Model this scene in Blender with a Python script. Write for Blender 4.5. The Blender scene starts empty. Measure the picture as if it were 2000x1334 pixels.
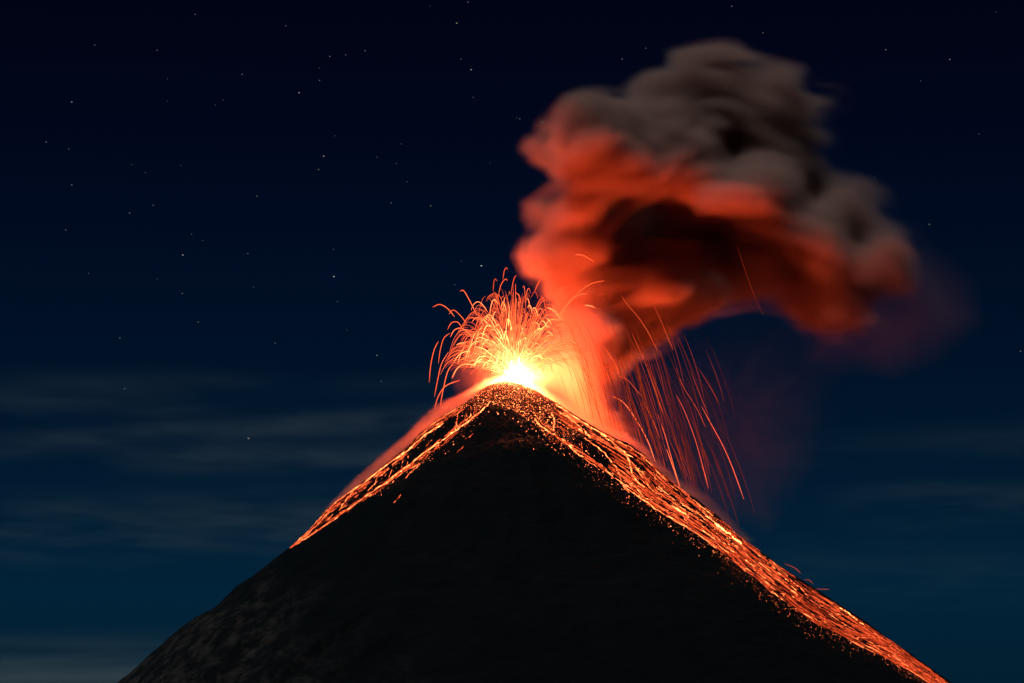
import bpy, math, random
import numpy as np
from mathutils import Vector
from mathutils.bvhtree import BVHTree

random.seed(11)
rng = np.random.default_rng(11)
scn = bpy.context.scene
COL = scn.collection

# ------------------------------------------------------------------ camera
DIST = 3000.0            # metres from the camera to the volcano's axis
FPX = 5000.0             # focal length in pixels of the 2000 px wide photograph
PITCH = math.radians(8.34)
CP, SP = math.cos(PITCH), math.sin(PITCH)
cam_data = bpy.data.cameras.new('camera')
cam_data.lens = 90.0
cam_data.sensor_width = 36.0
cam_data.clip_start = 1.0
cam_data.clip_end = 200000.0
cam = bpy.data.objects.new('camera', cam_data)
cam.location = (0, -DIST, 0)
cam.rotation_euler = (math.radians(90) + PITCH, 0, 0)
COL.objects.link(cam)
scn.camera = cam

# ------------------------------------------------------------------ render settings
scn.view_settings.view_transform = 'Standard'
scn.view_settings.look = 'None'
scn.view_settings.exposure = 0.0
scn.view_settings.gamma = 1.0
scn.render.engine = 'CYCLES'
cy = scn.cycles
cy.use_denoising = True
cy.max_bounces = 6
cy.diffuse_bounces = 2
cy.glossy_bounces = 1
cy.transmission_bounces = 0
cy.transparent_max_bounces = 128
cy.volume_bounces = 2
cy.volume_step_rate = 1.6
cy.volume_max_steps = 256
cy.sample_clamp_indirect = 6.0
cy.use_light_tree = True

# ------------------------------------------------------------------ world: clear night sky, brighter blue towards the horizon
MOON_EL, MOON_AZ = math.radians(60), math.radians(-135)   # azimuth from +Y towards +X
world = bpy.data.worlds.new('World')
scn.world = world
world.use_nodes = True
wn, wl = world.node_tree.nodes, world.node_tree.links
wn.clear()
tc = wn.new('ShaderNodeTexCoord')
sep = wn.new('ShaderNodeSeparateXYZ')
ramp = wn.new('ShaderNodeValToRGB')
mr = wn.new('ShaderNodeMapRange')
bg = wn.new('ShaderNodeBackground')
wo = wn.new('ShaderNodeOutputWorld')


def lin(c):
    c = c / 255.0
    return c / 12.92 if c <= 0.04045 else ((c + 0.055) / 1.055) ** 2.4


def elev_z(py):
    v = -(py - 667) / FPX
    a = PITCH + math.atan(v)
    return math.sin(a)


Z0, Z1 = elev_z(1400), elev_z(-100)
mr.inputs['From Min'].default_value = Z0
mr.inputs['From Max'].default_value = Z1
SKY = [(1400, (1, 28, 46)), (1290, (3, 32, 50)), (1150, (2, 34, 55)), (1000, (2, 28, 49)), (850, (1, 22, 43)),
       (680, (1, 17, 38)), (480, (1, 12, 33)), (250, (1, 7, 26)), (0, (1, 4, 20)), (-100, (1, 3, 18))]
els = ramp.color_ramp.elements
while len(els) > 1:
    els.remove(els[-1])
for i, (py, c) in enumerate(SKY):
    p = (elev_z(py) - Z0) / (Z1 - Z0)
    e = els[0] if i == 0 else els.new(p)
    e.position = p
    e.color = (lin(c[0]), lin(c[1]), lin(c[2]), 1)
wl.new(tc.outputs['Generated'], sep.inputs[0])
wl.new(sep.outputs['Z'], mr.inputs['Value'])
wl.new(mr.outputs['Result'], ramp.inputs['Fac'])
wl.new(ramp.outputs['Color'], bg.inputs['Color'])
wl.new(bg.outputs[0], wo.inputs['Surface'])

# the moon, high on the left
moon_data = bpy.data.lights.new('moonlight', 'SUN')
moon_data.energy = 1.45
moon_data.angle = math.radians(2.5)
moon_data.color = (0.47, 0.83, 1.0)
moon = bpy.data.objects.new('moonlight', moon_data)
mdir = Vector((math.cos(MOON_EL) * math.sin(MOON_AZ), math.cos(MOON_EL) * math.cos(MOON_AZ), math.sin(MOON_EL)))
moon.rotation_euler = mdir.to_track_quat('Z', 'Y').to_euler()
moon.location = (-900, -500, 900)
COL.objects.link(moon)


# ------------------------------------------------------------------ helpers
def ray(px, py):
    u, v = (px - 1000) / FPX, -(py - 667) / FPX
    return Vector((u, CP - v * SP, SP + v * CP))


def at(px, py, Y=0.0):
    d = ray(px, py)
    t = (Y + DIST) / d.y
    return Vector((d.x * t, Y, d.z * t))


def tag(o, label=None, cat=None, group=None, kind=None):
    if label:
        o['label'] = label
    if cat:
        o['category'] = cat
    if group:
        o['group'] = group
    if kind:
        o['kind'] = kind
    return o


def link(name, me, mat=None, parent=None):
    o = bpy.data.objects.new(name, me)
    COL.objects.link(o)
    if mat:
        me.materials.append(mat)
    if parent:
        o.parent = parent
    return o


class MB:
    def __init__(s):
        s.v, s.f, s.h = [], [], []

    def tube(s, pts, radii, heats, n=4):
        """A tapering tube of n sides along pts; radii and heats per point."""
        base = len(s.v)
        m = len(pts)
        for i, p in enumerate(pts):
            t = (pts[min(i + 1, m - 1)] - pts[max(i - 1, 0)])
            if t.length < 1e-9:
                t = Vector((0, 0, 1))
            t.normalize()
            a = t.cross(Vector((0, 1, 0.123)))
            if a.length < 1e-4:
                a = t.cross(Vector((1, 0, 0)))
            a.normalize()
            b = t.cross(a)
            for k in range(n):
                w = 2 * math.pi * k / n
                s.v.append(p + (a * math.cos(w) + b * math.sin(w)) * radii[i])
                s.h.append(heats[i])
        for i in range(m - 1):
            for k in range(n):
                k2 = (k + 1) % n
                s.f.append((base + i * n + k, base + i * n + k2, base + (i + 1) * n + k2, base + (i + 1) * n + k))
        s.f.append(tuple(base + k for k in reversed(range(n))))
        s.f.append(tuple(base + (m - 1) * n + k for k in range(n)))

    def rock(s, c, r, heat):
        """A lumpy eight-faced clast."""
        b = len(s.v)
        for d in ((1, 0, 0), (-1, 0, 0), (0, 1, 0), (0, -1, 0), (0, 0, 1), (0, 0, -1)):
            q = r * random.uniform(0.75, 1.3)
            s.v.append(c + Vector(d) * q + Vector((random.uniform(-.2, .2), random.uniform(-.2, .2), random.uniform(-.2, .2))) * r)
            s.h.append(heat * random.uniform(0.7, 1.2))
        for f in ((0, 2, 4), (2, 1, 4), (1, 3, 4), (3, 0, 4), (2, 0, 5), (1, 2, 5), (3, 1, 5), (0, 3, 5)):
            s.f.append(tuple(b + i for i in f))

    def build(s, name, mat, parent=None):
        me = bpy.data.meshes.new(name)
        me.from_pydata([tuple(v) for v in s.v], [], s.f)
        at_ = me.attributes.new('glow', 'FLOAT', 'POINT')
        at_.data.foreach_set('value', np.array(s.h, dtype=np.float32))
        return link(name, me, mat, parent)


def catmull(P, per=6):
    """Smooth curve through the points P (tuples of any length)."""
    P = [np.array(p, float) for p in P]
    Q = [2 * P[0] - P[1]] + P + [2 * P[-1] - P[-2]]
    out = []
    for i in range(1, len(Q) - 2):
        p0, p1, p2, p3 = Q[i - 1], Q[i], Q[i + 1], Q[i + 2]
        for k in range(per):
            t = k / per
            out.append(0.5 * ((2 * p1) + (-p0 + p2) * t + (2 * p0 - 5 * p1 + 4 * p2 - p3) * t * t + (-p0 + 3 * p1 - 3 * p2 + p3) * t ** 3))
    out.append(P[-1])
    return out


# ------------------------------------------------------------------ materials
def new_mat(name):
    m = bpy.data.materials.new(name)
    m.use_nodes = True
    m.node_tree.nodes.clear()
    return m, m.node_tree.nodes, m.node_tree.links


def lava_material(name, sampling):
    """Molten rock: glows by its own heat (per-vertex), redder as it cools."""
    m, n, l = new_mat(name)
    out = n.new('ShaderNodeOutputMaterial')
    em = n.new('ShaderNodeEmission')
    a = n.new('ShaderNodeAttribute')
    a.attribute_name = 'glow'
    mrr = n.new('ShaderNodeMapRange')
    mrr.inputs['From Min'].default_value = 0.3
    mrr.inputs['From Max'].default_value = 8.0
    cr = n.new('ShaderNodeValToRGB')
    cr.color_ramp.elements[0].color = (1.0, 0.085, 0.022, 1)
    cr.color_ramp.elements[1].color = (1.0, 0.22, 0.06, 1)
    l.new(a.outputs['Fac'], mrr.inputs['Value'])
    l.new(mrr.outputs['Result'], cr.inputs['Fac'])
    l.new(cr.outputs['Color'], em.inputs['Color'])
    l.new(a.outputs['Fac'], em.inputs['Strength'])
    l.new(em.outputs[0], out.inputs['Surface'])
    m.cycles.emission_sampling = sampling
    return m


LAVA_AIR = lava_material('molten_lava_in_flight', 'NONE')
LAVA_SLOPE = lava_material('molten_lava_on_slope', 'AUTO')
LAVA_BITS = lava_material('incandescent_clasts', 'NONE')

m, n, l = new_mat('volcanic_rock')
ROCK = m
out = n.new('ShaderNodeOutputMaterial')
bs = n.new('ShaderNodeBsdfPrincipled')
bs.inputs['Roughness'].default_value = 0.95
bs.inputs['Specular IOR Level'].default_value = 0.15
tcn = n.new('ShaderNodeTexCoord')
nz = n.new('ShaderNodeTexNoise')
nz.inputs['Scale'].default_value = 0.02
nz.inputs['Detail'].default_value = 9
nz.inputs['Roughness'].default_value = 0.68
cr = n.new('ShaderNodeValToRGB')
cr.color_ramp.elements[0].position = 0.38
cr.color_ramp.elements[0].color = (0.0022, 0.0015, 0.0012, 1)
cr.color_ramp.elements[1].position = 0.68
cr.color_ramp.elements[1].color = (0.0065, 0.0034, 0.0026, 1)
nz2 = n.new('ShaderNodeTexNoise')
nz2.inputs['Scale'].default_value = 0.16
nz2.inputs['Detail'].default_value = 8
nz2.inputs['Roughness'].default_value = 0.7
bp = n.new('ShaderNodeBump')
bp.inputs['Strength'].default_value = 1.0
bp.inputs['Distance'].default_value = 5.0
l.new(tcn.outputs['Object'], nz.inputs['Vector'])
l.new(tcn.outputs['Object'], nz2.inputs['Vector'])
l.new(nz.outputs['Fac'], cr.inputs['Fac'])
# moonlight on the lower left flank put into the colour: paler there, darker elsewhere
cr2 = n.new('ShaderNodeValToRGB')
cr2.color_ramp.elements[0].position = 0.47
cr2.color_ramp.elements[0].color = (0.008, 0.0042, 0.0034, 1)
cr2.color_ramp.elements[1].position = 0.66
cr2.color_ramp.elements[1].color = (0.092, 0.042, 0.030, 1)
nz3 = n.new('ShaderNodeTexNoise')
nz3.inputs['Scale'].default_value = 0.05
nz3.inputs['Detail'].default_value = 10
nz3.inputs['Roughness'].default_value = 0.72
l.new(tcn.outputs['Object'], nz3.inputs['Vector'])
l.new(nz3.outputs['Fac'], cr2.inputs['Fac'])
dt = n.new('ShaderNodeVectorMath')
dt.operation = 'DOT_PRODUCT'
dt.inputs[1].default_value = (-0.62, 0.0, -0.78)
l.new(tcn.outputs['Object'], dt.inputs[0])
nz4 = n.new('ShaderNodeTexNoise')
nz4.inputs['Scale'].default_value = 0.012
nz4.inputs['Detail'].default_value = 5
l.new(tcn.outputs['Object'], nz4.inputs['Vector'])
ad = n.new('ShaderNodeMath')
ad.operation = 'MULTIPLY_ADD'
ad.inputs[1].default_value = 260
l.new(nz4.outputs['Fac'], ad.inputs[0])
l.new(dt.outputs['Value'], ad.inputs[2])
mk = n.new('ShaderNodeMapRange')
mk.interpolation_type = 'SMOOTHSTEP'
mk.inputs['From Min'].default_value = 130
mk.inputs['From Max'].default_value = 300
l.new(ad.outputs[0], mk.inputs['Value'])
mx = n.new('ShaderNodeMix')
mx.data_type = 'RGBA'
l.new(mk.outputs['Result'], mx.inputs['Factor'])
l.new(cr.outputs['Color'], mx.inputs[6])
l.new(cr2.outputs['Color'], mx.inputs[7])
l.new(mx.outputs[2], bs.inputs['Base Color'])
l.new(nz2.outputs['Fac'], bp.inputs['Height'])
l.new(bp.outputs['Normal'], bs.inputs['Normal'])
l.new(bs.outputs[0], out.inputs['Surface'])

m, n, l = new_mat('dark_ground')
GROUND = m
out = n.new('ShaderNodeOutputMaterial')
bs = n.new('ShaderNodeBsdfPrincipled')
bs.inputs['Roughness'].default_value = 1.0
nz = n.new('ShaderNodeTexNoise')
nz.inputs['Scale'].default_value = 0.004
nz.inputs['Detail'].default_value = 8
tcn = n.new('ShaderNodeTexCoord')
cr = n.new('ShaderNodeValToRGB')
cr.color_ramp.elements[0].color = (0.008, 0.010, 0.007, 1)
cr.color_ramp.elements[1].color = (0.03, 0.03, 0.022, 1)
l.new(tcn.outputs['Object'], nz.inputs['Vector'])
l.new(nz.outputs['Fac'], cr.inputs['Fac'])
l.new(cr.outputs['Color'], bs.inputs['Base Color'])
l.new(bs.outputs[0], out.inputs['Surface'])


# ------------------------------------------------------------------ the mountain: a cone whose two flanks follow the measured profiles
PL = [(992, 742), (970, 747), (947, 755), (907, 786), (881, 801), (851, 819), (817, 848), (792, 874), (754, 904), (716, 935), (677, 963),
      (647, 986), (626, 1007), (601, 1036), (570, 1064), (538, 1089), (495, 1123), (460, 1145), (440, 1165), (418, 1187), (388, 1201),
      (355, 1223), (328, 1245), (313, 1260), (288, 1281), (263, 1305), (228, 1334), (100, 1450), (-150, 1650)]
PR = [(992, 742), (1022, 750), (1053, 765), (1078, 781), (1099, 793), (1129, 813), (1168, 837), (1206, 857), (1231, 867), (1262, 890),
      (1282, 913), (1308, 936), (1333, 957), (1359, 973), (1400, 1005), (1445, 1048), (1494, 1082), (1543, 1118), (1592, 1148),
      (1640, 1180), (1689, 1212), (1738, 1248), (1787, 1282), (1852, 1328), (1980, 1420), (2250, 1600)]
AX = at(992, 742).x


def prof(P):
    pts = [at(*p) for p in P]
    r = np.array([abs(p.x - AX) for p in pts])
    z = np.array([p.z for p in pts])
    return r, z


rL, zL = prof(PL)
rR, zR = prof(PR)


def vnoise_grid(shape, cells, seed):
    """Smooth value noise on a regular grid (separable interpolation), -1..1; periodic not needed."""
    g = np.random.default_rng(seed)
    lat = g.uniform(-1, 1, [c + 3 for c in cells])
    arr = lat
    for ax, (nn, c) in enumerate(zip(shape, cells)):
        x = np.linspace(0, c, nn, endpoint=False)
        i = np.floor(x).astype(int)
        f = x - i
        w = [((1 - f) ** 3) / 6, (3 * f ** 3 - 6 * f ** 2 + 4) / 6, (-3 * f ** 3 + 3 * f ** 2 + 3 * f + 1) / 6, f ** 3 / 6]
        M = np.zeros((nn, lat.shape[ax]))
        for k in range(4):
            M[np.arange(nn), np.minimum(i + k, lat.shape[ax] - 1)] += w[k]
        arr = np.moveaxis(np.tensordot(M, arr, axes=(1, ax)), 0, ax)
    return arr * 1.8


def fbm(shape, cells, seed, octaves=4, gain=0.5):
    tot, a = 0, 1.0
    for o in range(octaves):
        tot = tot + a * vnoise_grid(shape, [min(int(c * 2 ** o), nn) for c, nn in zip(cells, shape)], seed + o)
        a *= gain
    return tot


NR, NA = 460, 900
rr = np.concatenate([np.linspace(0, 1, NR) ** 1.15 * 700, [820, 1000, 1300, 1700, 2200]])
NRR = len(rr)
ang = np.linspace(0, 2 * np.pi, NA, endpoint=False)
R, A = np.meshgrid(rr, ang, indexing='ij')
zl = np.interp(rr, rL, zL)
zr = np.interp(rr, rR, zR)
# beyond the measured part the flanks run on and flatten
END_Z = -420.0
for zz, rmax, zend, slope in ((zl, rL[-1], zL[-1], 0.75), (zr, rR[-1], zR[-1], 0.66)):
    far = rr > rmax
    zz[far] = END_Z + (zend - END_Z) * np.exp(-(rr[far] - rmax) * slope / (zend - END_Z))
k5 = np.ones(5) / 5
W = 0.5 + 0.5 * np.sin(A)               # A: 0 = towards +Y, pi/2 = right (+X)
W = W * W * (3 - 2 * W)
side = np.abs(np.sin(A)) ** 2           # 1 at the silhouettes
nzr = fbm((NRR, NA), (14, 60), 5, 4, 0.55)
# gullies that run down the slope, stronger further down
gul = vnoise_grid((NRR, NA), (4, 70), 33) + 0.5 * vnoise_grid((NRR, NA), (9, 170), 34)
amp = np.clip(R / 260, 0, 1) * (R < 720)
det = vnoise_grid((NRR, NA), (NRR // 2, NA // 2), 77) * 0.9 + vnoise_grid((NRR, NA), (NRR // 4, NA // 4), 78) * 0.9
calm = 0.25 + 0.75 * (1 - side ** 2)
relief = amp * calm * (5.0 * gul + 3.0 * nzr) + det * np.clip(R / 120, 0.25, 1) * (R < 720) * (0.5 + 0.5 * (1 - side ** 3))


def skyline_of(Zt_):
    """Highest pixel of the surface per 4-unit column, as the camera sees it."""
    x_, y_ = AX + R * np.sin(A), R * np.cos(A)
    d_ = (y_ + DIST) * CP + Zt_ * SP
    px_ = 1000 + FPX * x_ / d_
    py_ = 667 - FPX * (Zt_ * CP - (y_ + DIST) * SP) / d_
    k_ = np.clip(((px_ + 400) / 4).astype(int), 0, 700)
    out_ = np.full(701, 1e9)
    np.minimum.at(out_, k_.ravel(), py_.ravel())
    return np.arange(701) * 4 - 398, out_


for _it in range(3):
    Z = zl[:, None] * (1 - W) + zr[:, None] * W + relief
    cxs, cys = skyline_of(Z)
    for sgn, zz, P_ in ((-1, zl, PL), (1, zr, PR)):
        px_r = 1000 + FPX * (AX + sgn * rr) / (DIST * CP + zz * SP)
        want = np.interp(px_r, *zip(*(P_[::-1] if sgn < 0 else P_)))
        have = np.interp(px_r, cxs, cys)
        d_ = np.clip((have - want) * 0.6, -14, 14)
        d_ = np.convolve(np.pad(d_, 4, 'edge'), np.ones(9) / 9, 'valid')
        ok_ = rr < (rL[-3] if sgn < 0 else rR[-2])
        last = d_[ok_][-1]
        zz += np.where(ok_, d_, last * np.exp(-(rr - rr[ok_][-1]) / 200.0))
Z = zl[:, None] * (1 - W) + zr[:, None] * W + relief
# the long ridges on the lower left of the near face
def ridge(px0, py0, px1, py1, h, w):
    """A rib of rock that runs down the near face between two azimuths and radii."""
    global Z
    def polar(px, py):
        # solve for the surface point on the plain cone seen at this pixel
        d = ray(px, py)
        best = None
        for t in np.linspace(DIST - 700, DIST + 200, 1200):
            p = d * (t / d.y)
            x, y, z = p.x - AX, p.y - DIST, p.z
            r = math.hypot(x, y)
            a = math.atan2(x, y)
            w_ = 0.5 + 0.5 * math.sin(a)
            w_ = w_ * w_ * (3 - 2 * w_)
            zz = np.interp(r, rr, zl) * (1 - w_) + np.interp(r, rr, zr) * w_
            if z <= zz:
                return r, a % (2 * math.pi)
        return r, a % (2 * math.pi)
    r0, a0 = polar(px0, py0)
    r1, a1 = polar(px1, py1)
    s = np.clip((R - r0) / (r1 - r0), 0, 1)
    ac = a0 + (a1 - a0) * s
    dd = (A - ac) * R
    fall = np.clip((R - r0 + 30) / 40, 0, 1) * np.clip((r1 + 60 - R) / 60, 0, 1)
    Z = Z + h * np.exp(-(dd / w) ** 2) * fall
ridge(700, 1205, 545, 1330, 11, 6)
ridge(560, 1190, 470, 1260, 6, 6)
ridge(760, 1250, 620, 1334, 7, 8)
ridge(600, 1100, 440, 1225, 6, 9)
ridge(480, 1250, 380, 1334, 7, 7)
X = AX + R * np.sin(A)
Y = R * np.cos(A)
verts = np.stack([X, Y, Z], -1).reshape(-1, 3)
verts[:NA] = (AX, 0, Z[0].mean())
idx = np.arange(NRR * NA).reshape(NRR, NA)
q = np.stack([idx[:-1], np.roll(idx[:-1], -1, 1), np.roll(idx[1:], -1, 1), idx[1:]], -1).reshape(-1, 4)
tri = np.concatenate([q[:, [0, 3, 2]], q[:, [0, 2, 1]]])
tri = tri[(tri[:, 0] != tri[:, 1])]
me = bpy.data.meshes.new('mountain')
me.from_pydata(verts.tolist(), [], tri.tolist())
me.polygons.foreach_set('use_smooth', [True] * len(me.polygons))
mountain = link('mountain', me, ROCK)
tag(mountain, 'steep black volcanic cone with a domed summit', 'mountain', kind='structure')
BVH = BVHTree.FromPolygons(verts.tolist(), tri.tolist(), all_triangles=True)

# ground far below, to the horizon
g = 160000.0
me = bpy.data.meshes.new('ground')
me.from_pydata([(-g, -g, -410), (g, -g, -410), (g, g, -410), (-g, g, -410)], [], [(0, 1, 2, 3)])
tag(link('ground', me, GROUND), 'dark land far below the volcano', 'ground', kind='structure')

EYE = Vector((0, -DIST, 0))


def hit(px, py):
    """The point of the mountain's surface seen at this pixel; None where the sky is."""
    d = ray(px, py).normalized()
    loc, nor, _i, _d = BVH.ray_cast(EYE, d)
    return (loc, nor) if loc is not None else None


def hit_down(px, py, reach=60):
    """As hit, but slipping down to the ridge where the pixel lies just above it."""
    for k in range(reach):
        h = hit(px, py + k)
        if h:
            return h
    return None


def skyline(px):
    if px < 992:
        P = PL[::-1]
    else:
        P = PR
    return float(np.interp(px, [p[0] for p in P], [p[1] for p in P]))


# ------------------------------------------------------------------ lava on the slopes
def lay(mb, P, w, heat, wob=1.5, per=6, lift=0.3, jag=0.5):
    """Lay a thread of lava along pixel points P onto the mountain's surface."""
    C = catmull(P, per)
    pts, rad, ht = [], [], []
    m_ = len(C)
    ph = random.uniform(0, 9)
    for i, c in enumerate(C):
        x = c[0] + random.uniform(-1, 1) * wob * 0.5
        y = c[1] + random.uniform(-1, 1) * wob * 0.5 + wob * math.sin(i * 0.9 + ph) * 0.6
        h = hit_down(x, max(y, skyline(x) + 1.0))
        if not h:
            continue
        e = min(i, m_ - 1 - i) / 3.0
        k = min(1.0, 0.5 + e)
        pts.append(h[0] + h[1] * lift)
        rad.append(w * k * random.uniform(1 - jag, 1 + jag * 0.8))
        ht.append(heat * random.uniform(0.45, 1.3))
    # drop jumps in depth so that a thread never bridges a gully
    run = []
    runs = [run]
    for i, p in enumerate(pts):
        if run and (p - pts[run[-1]]).length > 45:
            run = []
            runs.append(run)
        run.append(i)
    for run in runs:
        if len(run) > 1:
            mb.tube([pts[i] for i in run], [rad[i] for i in run], [ht[i] for i in run], 5)


BACK_HEAT = 16.0
STREAMS = [
    # points, half width (m), heat, label
    ([(958, 784), (945, 798), (932, 809), (907, 829), (881, 847), (862, 862)], 1.3, 5.0, 'bright lava stream leaving the left edge of the ember covered summit'),
    ([(862, 862), (843, 873), (805, 903), (779, 923), (755, 942), (728, 959)], 1.3, 4.6, 'main yellow lava stream along the lower edge of the left flank, middle stretch'),
    ([(728, 959), (690, 987), (652, 1015), (621, 1036)], 0.95, 3.6, 'thin orange lava stream ending the lower edge of the left flank glow'),
    ([(905, 790), (881, 805), (851, 823), (830, 840)], 0.8, 3.4, 'lava stream on the left ridge just under the ember dome'),
    ([(866, 827), (848, 838), (830, 850), (812, 866), (792, 884), (775, 896)], 1.15, 4.6, 'knobbly bright lava stream crossing the upper left flank between ridge and main stream'),
    ([(800, 878), (776, 894), (754, 909), (716, 939), (692, 956)], 1.15, 4.8, 'bright lava stream lining the left ridge crest halfway down'),
    ([(692, 956), (668, 972), (647, 990), (626, 1011), (601, 1038), (574, 1064)], 0.85, 3.6, 'narrow lava stream on the left ridge crest down to the lowest tip'),
    ([(706, 944), (696, 954), (684, 966), (672, 982), (662, 998)], 0.75, 3.6, 'forked lava branch inside the lower left flank, ending in a bright blob'),
    ([(716, 950), (704, 960), (690, 966), (676, 974)], 0.6, 2.6, 'small curled lava branch beside the forked one on the left flank'),
    ([(640, 1002), (625, 1020), (608, 1036), (590, 1054), (571, 1070)], 0.85, 3.4, 'lowest tongue of lava at the left tip of the glow'),
    ([(896, 804), (893, 818), (889, 832), (889, 842)], 0.55, 2.4, 'short vertical lava drip near the left side of the ember dome'),
    ([(893, 822), (890, 838), (886, 852)], 0.65, 3.2, 'bright vertical lava drip joining the main left stream'),
    ([(909, 804), (911, 812), (908, 818)], 0.5, 2.2, 'tiny hooked lava drip between the ember dome and the main left stream'),
    ([(797, 889), (797, 900), (792, 915)], 0.5, 2.8, 'looped lava drip in the middle of the left flank'),
    ([(791, 890), (786, 903), (784, 918)], 0.5, 2.4, 'inner side of the looped lava drip on the left flank'),
    ([(768, 906), (764, 920), (758, 936)], 0.55, 2.8, 'upright lava drip, first of the comb of drips on the left flank'),
    ([(759, 910), (755, 922), (751, 934)], 0.5, 2.6, 'upright lava drip, second of the comb of drips on the left flank'),
    ([(753, 913), (748, 926), (745, 938)], 0.45, 2.3, 'upright lava drip, third of the comb of drips on the left flank'),
    ([(741, 924), (735, 936), (731, 950)], 0.5, 2.5, 'lowest upright lava drip of the comb on the left flank'),
    ([(822, 905), (812, 914), (802, 923), (792, 934)], 0.8, 3.2, 'stubby lava branch hanging below the main left stream'),
    ([(926, 846), (914, 855), (902, 860)], 0.45, 2.0, 'short detached lava dash on the dark face, high on the left'),
    ([(908, 870), (900, 877), (892, 884)], 0.45, 2.0, 'short detached lava dash on the dark face below the main left stream'),
    ([(783, 966), (775, 976), (766, 984)], 0.5, 2.6, 'lone orange dash of lava on the dark face left of centre'),
    ([(1076, 806), (1081, 815), (1083, 824), (1081, 834), (1081, 842)], 0.8, 4.2, 'bright short lava fork pouring from the right side of the ember dome'),
    ([(1043, 816), (1052, 828), (1063, 837), (1083, 850), (1104, 862), (1124, 883), (1140, 893)], 0.95, 4.2, 'lava stream bounding the dark face at upper right'),
    ([(1140, 893), (1150, 902), (1168, 913)], 0.6, 3.0, 'thin tail of the lava stream at the edge of the upper right dark face'),
    ([(1135, 862), (1137, 876), (1138, 892)], 0.5, 2.6, 'thin upright lava thread in the dark gap at upper right'),
    ([(1083, 789), (1099, 799), (1129, 819), (1168, 843), (1190, 855)], 1.2, 5.2, 'brightest lava stream on the right ridge crest below the summit'),
    ([(1089, 803), (1107, 815), (1124, 827), (1142, 842), (1155, 857)], 0.95, 4.4, 'lava stream running just under the right crest stream'),
    ([(1142, 855), (1155, 865), (1170, 876), (1183, 888), (1193, 901), (1206, 918), (1213, 939)], 0.9, 4.0, 'winding lava stream beside the dark gap on the right flank'),
    ([(1168, 843), (1193, 862), (1219, 883), (1229, 903), (1239, 934), (1262, 954)], 1.1, 4.4, 'broad wavy lava stream in the middle of the upper right flank'),
    ([(1190, 857), (1206, 862), (1231, 874), (1254, 890), (1276, 913), (1300, 938)], 0.9, 4.2, 'curving lava stream along the right crest where it bulges'),
    ([(1200, 872), (1222, 890), (1240, 910), (1256, 934), (1276, 960)], 0.8, 3.6, 'wavy lava stream above the broad one on the right flank'),
    ([(1210, 942), (1231, 959), (1257, 977), (1282, 995), (1300, 1006)], 0.95, 4.0, 'lava stream along the lower edge of the right flank glow'),
    ([(1300, 1006), (1320, 1018), (1359, 1041), (1400, 1071)], 0.85, 3.4, 'lava stream continuing along the lower right edge past the bright middle'),
    ([(1310, 988), (1330, 1000), (1345, 1010)], 1.5, 5.0, 'short thick glowing lava surge in the middle of the right flank'),
    ([(1396, 1022), (1412, 1035), (1430, 1049), (1448, 1064)], 2.0, 8.0, 'blazing yellow lava surge halfway down the right flank'),
    ([(1640, 1187), (1657, 1198), (1672, 1210), (1689, 1224)], 1.2, 6.0, 'bright lava surge near the lower right crest'),
    ([(1540, 1133), (1560, 1146), (1580, 1166)], 0.7, 3.2, 'hooked lava thread inside the lower right flank'),
    ([(1668, 1247), (1690, 1245), (1705, 1258), (1722, 1274)], 0.6, 3.0, 'arched lava thread at the lower edge near the bottom right'),
]
for P, w, heat, lab in STREAMS:
    mb = MB()
    lay(mb, P, w * 0.85, heat * 1.25, 1.2, 7)
    o = mb.build('lava_stream', LAVA_SLOPE)
    tag(o, lab, 'lava stream', 'lava streams on the volcano flanks')

# band of rolling lava down each flank: threads too many to count
UR = [(1078, 785), (1129, 817), (1206, 861), (1262, 894), (1308, 940), (1359, 977), (1400, 1009), (1494, 1086), (1592, 1152), (1689, 1216), (1787, 1286), (1868, 1345)]
LR = [(1040, 822), (1083, 856), (1168, 912), (1208, 944), (1257, 980), (1315, 1014), (1380, 1056), (1478, 1134), (1543, 1188), (1608, 1228), (1722, 1281), (1840, 1350)]
UL = [(905, 790), (851, 822), (817, 850), (792, 877), (754, 907), (716, 938), (677, 966), (647, 989), (601, 1039), (566, 1070)]
LL = [(945, 800), (885, 852), (850, 880), (815, 908), (779, 930), (735, 962), (690, 990), (655, 1015), (610, 1044), (570, 1069)]


def resample(P, n_):
    P = np.array(P, float)
    d = np.concatenate([[0], np.cumsum(np.hypot(*np.diff(P, axis=0).T))])
    s = np.linspace(0, d[-1], n_)
    return np.stack([np.interp(s, d, P[:, 0]), np.interp(s, d, P[:, 1])], -1)


UR, LR, UL, LL = resample(UR, 200), resample(LR, 200), resample(UL, 200), resample(LL, 200)


def band(U, Lo, s, v):
    i = min(max(s, 0), 1) * 199
    a = int(i)
    b = min(a + 1, 199)
    f = i - a
    u = U[a] * (1 - f) + U[b] * f
    w = Lo[a] * (1 - f) + Lo[b] * f
    return u * (1 - v) + w * v


def thread(mb, U, Lo, s0, ds, v0, dv, w, heat, steps=6):
    P = []
    for k in range(steps):
        t = k / (steps - 1)
        p = band(U, Lo, s0 + ds * t, v0 + dv * t)
        P.append((p[0], p[1]))
    lay(mb, P, w, heat, 0.35, 2, 0.15)


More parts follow.
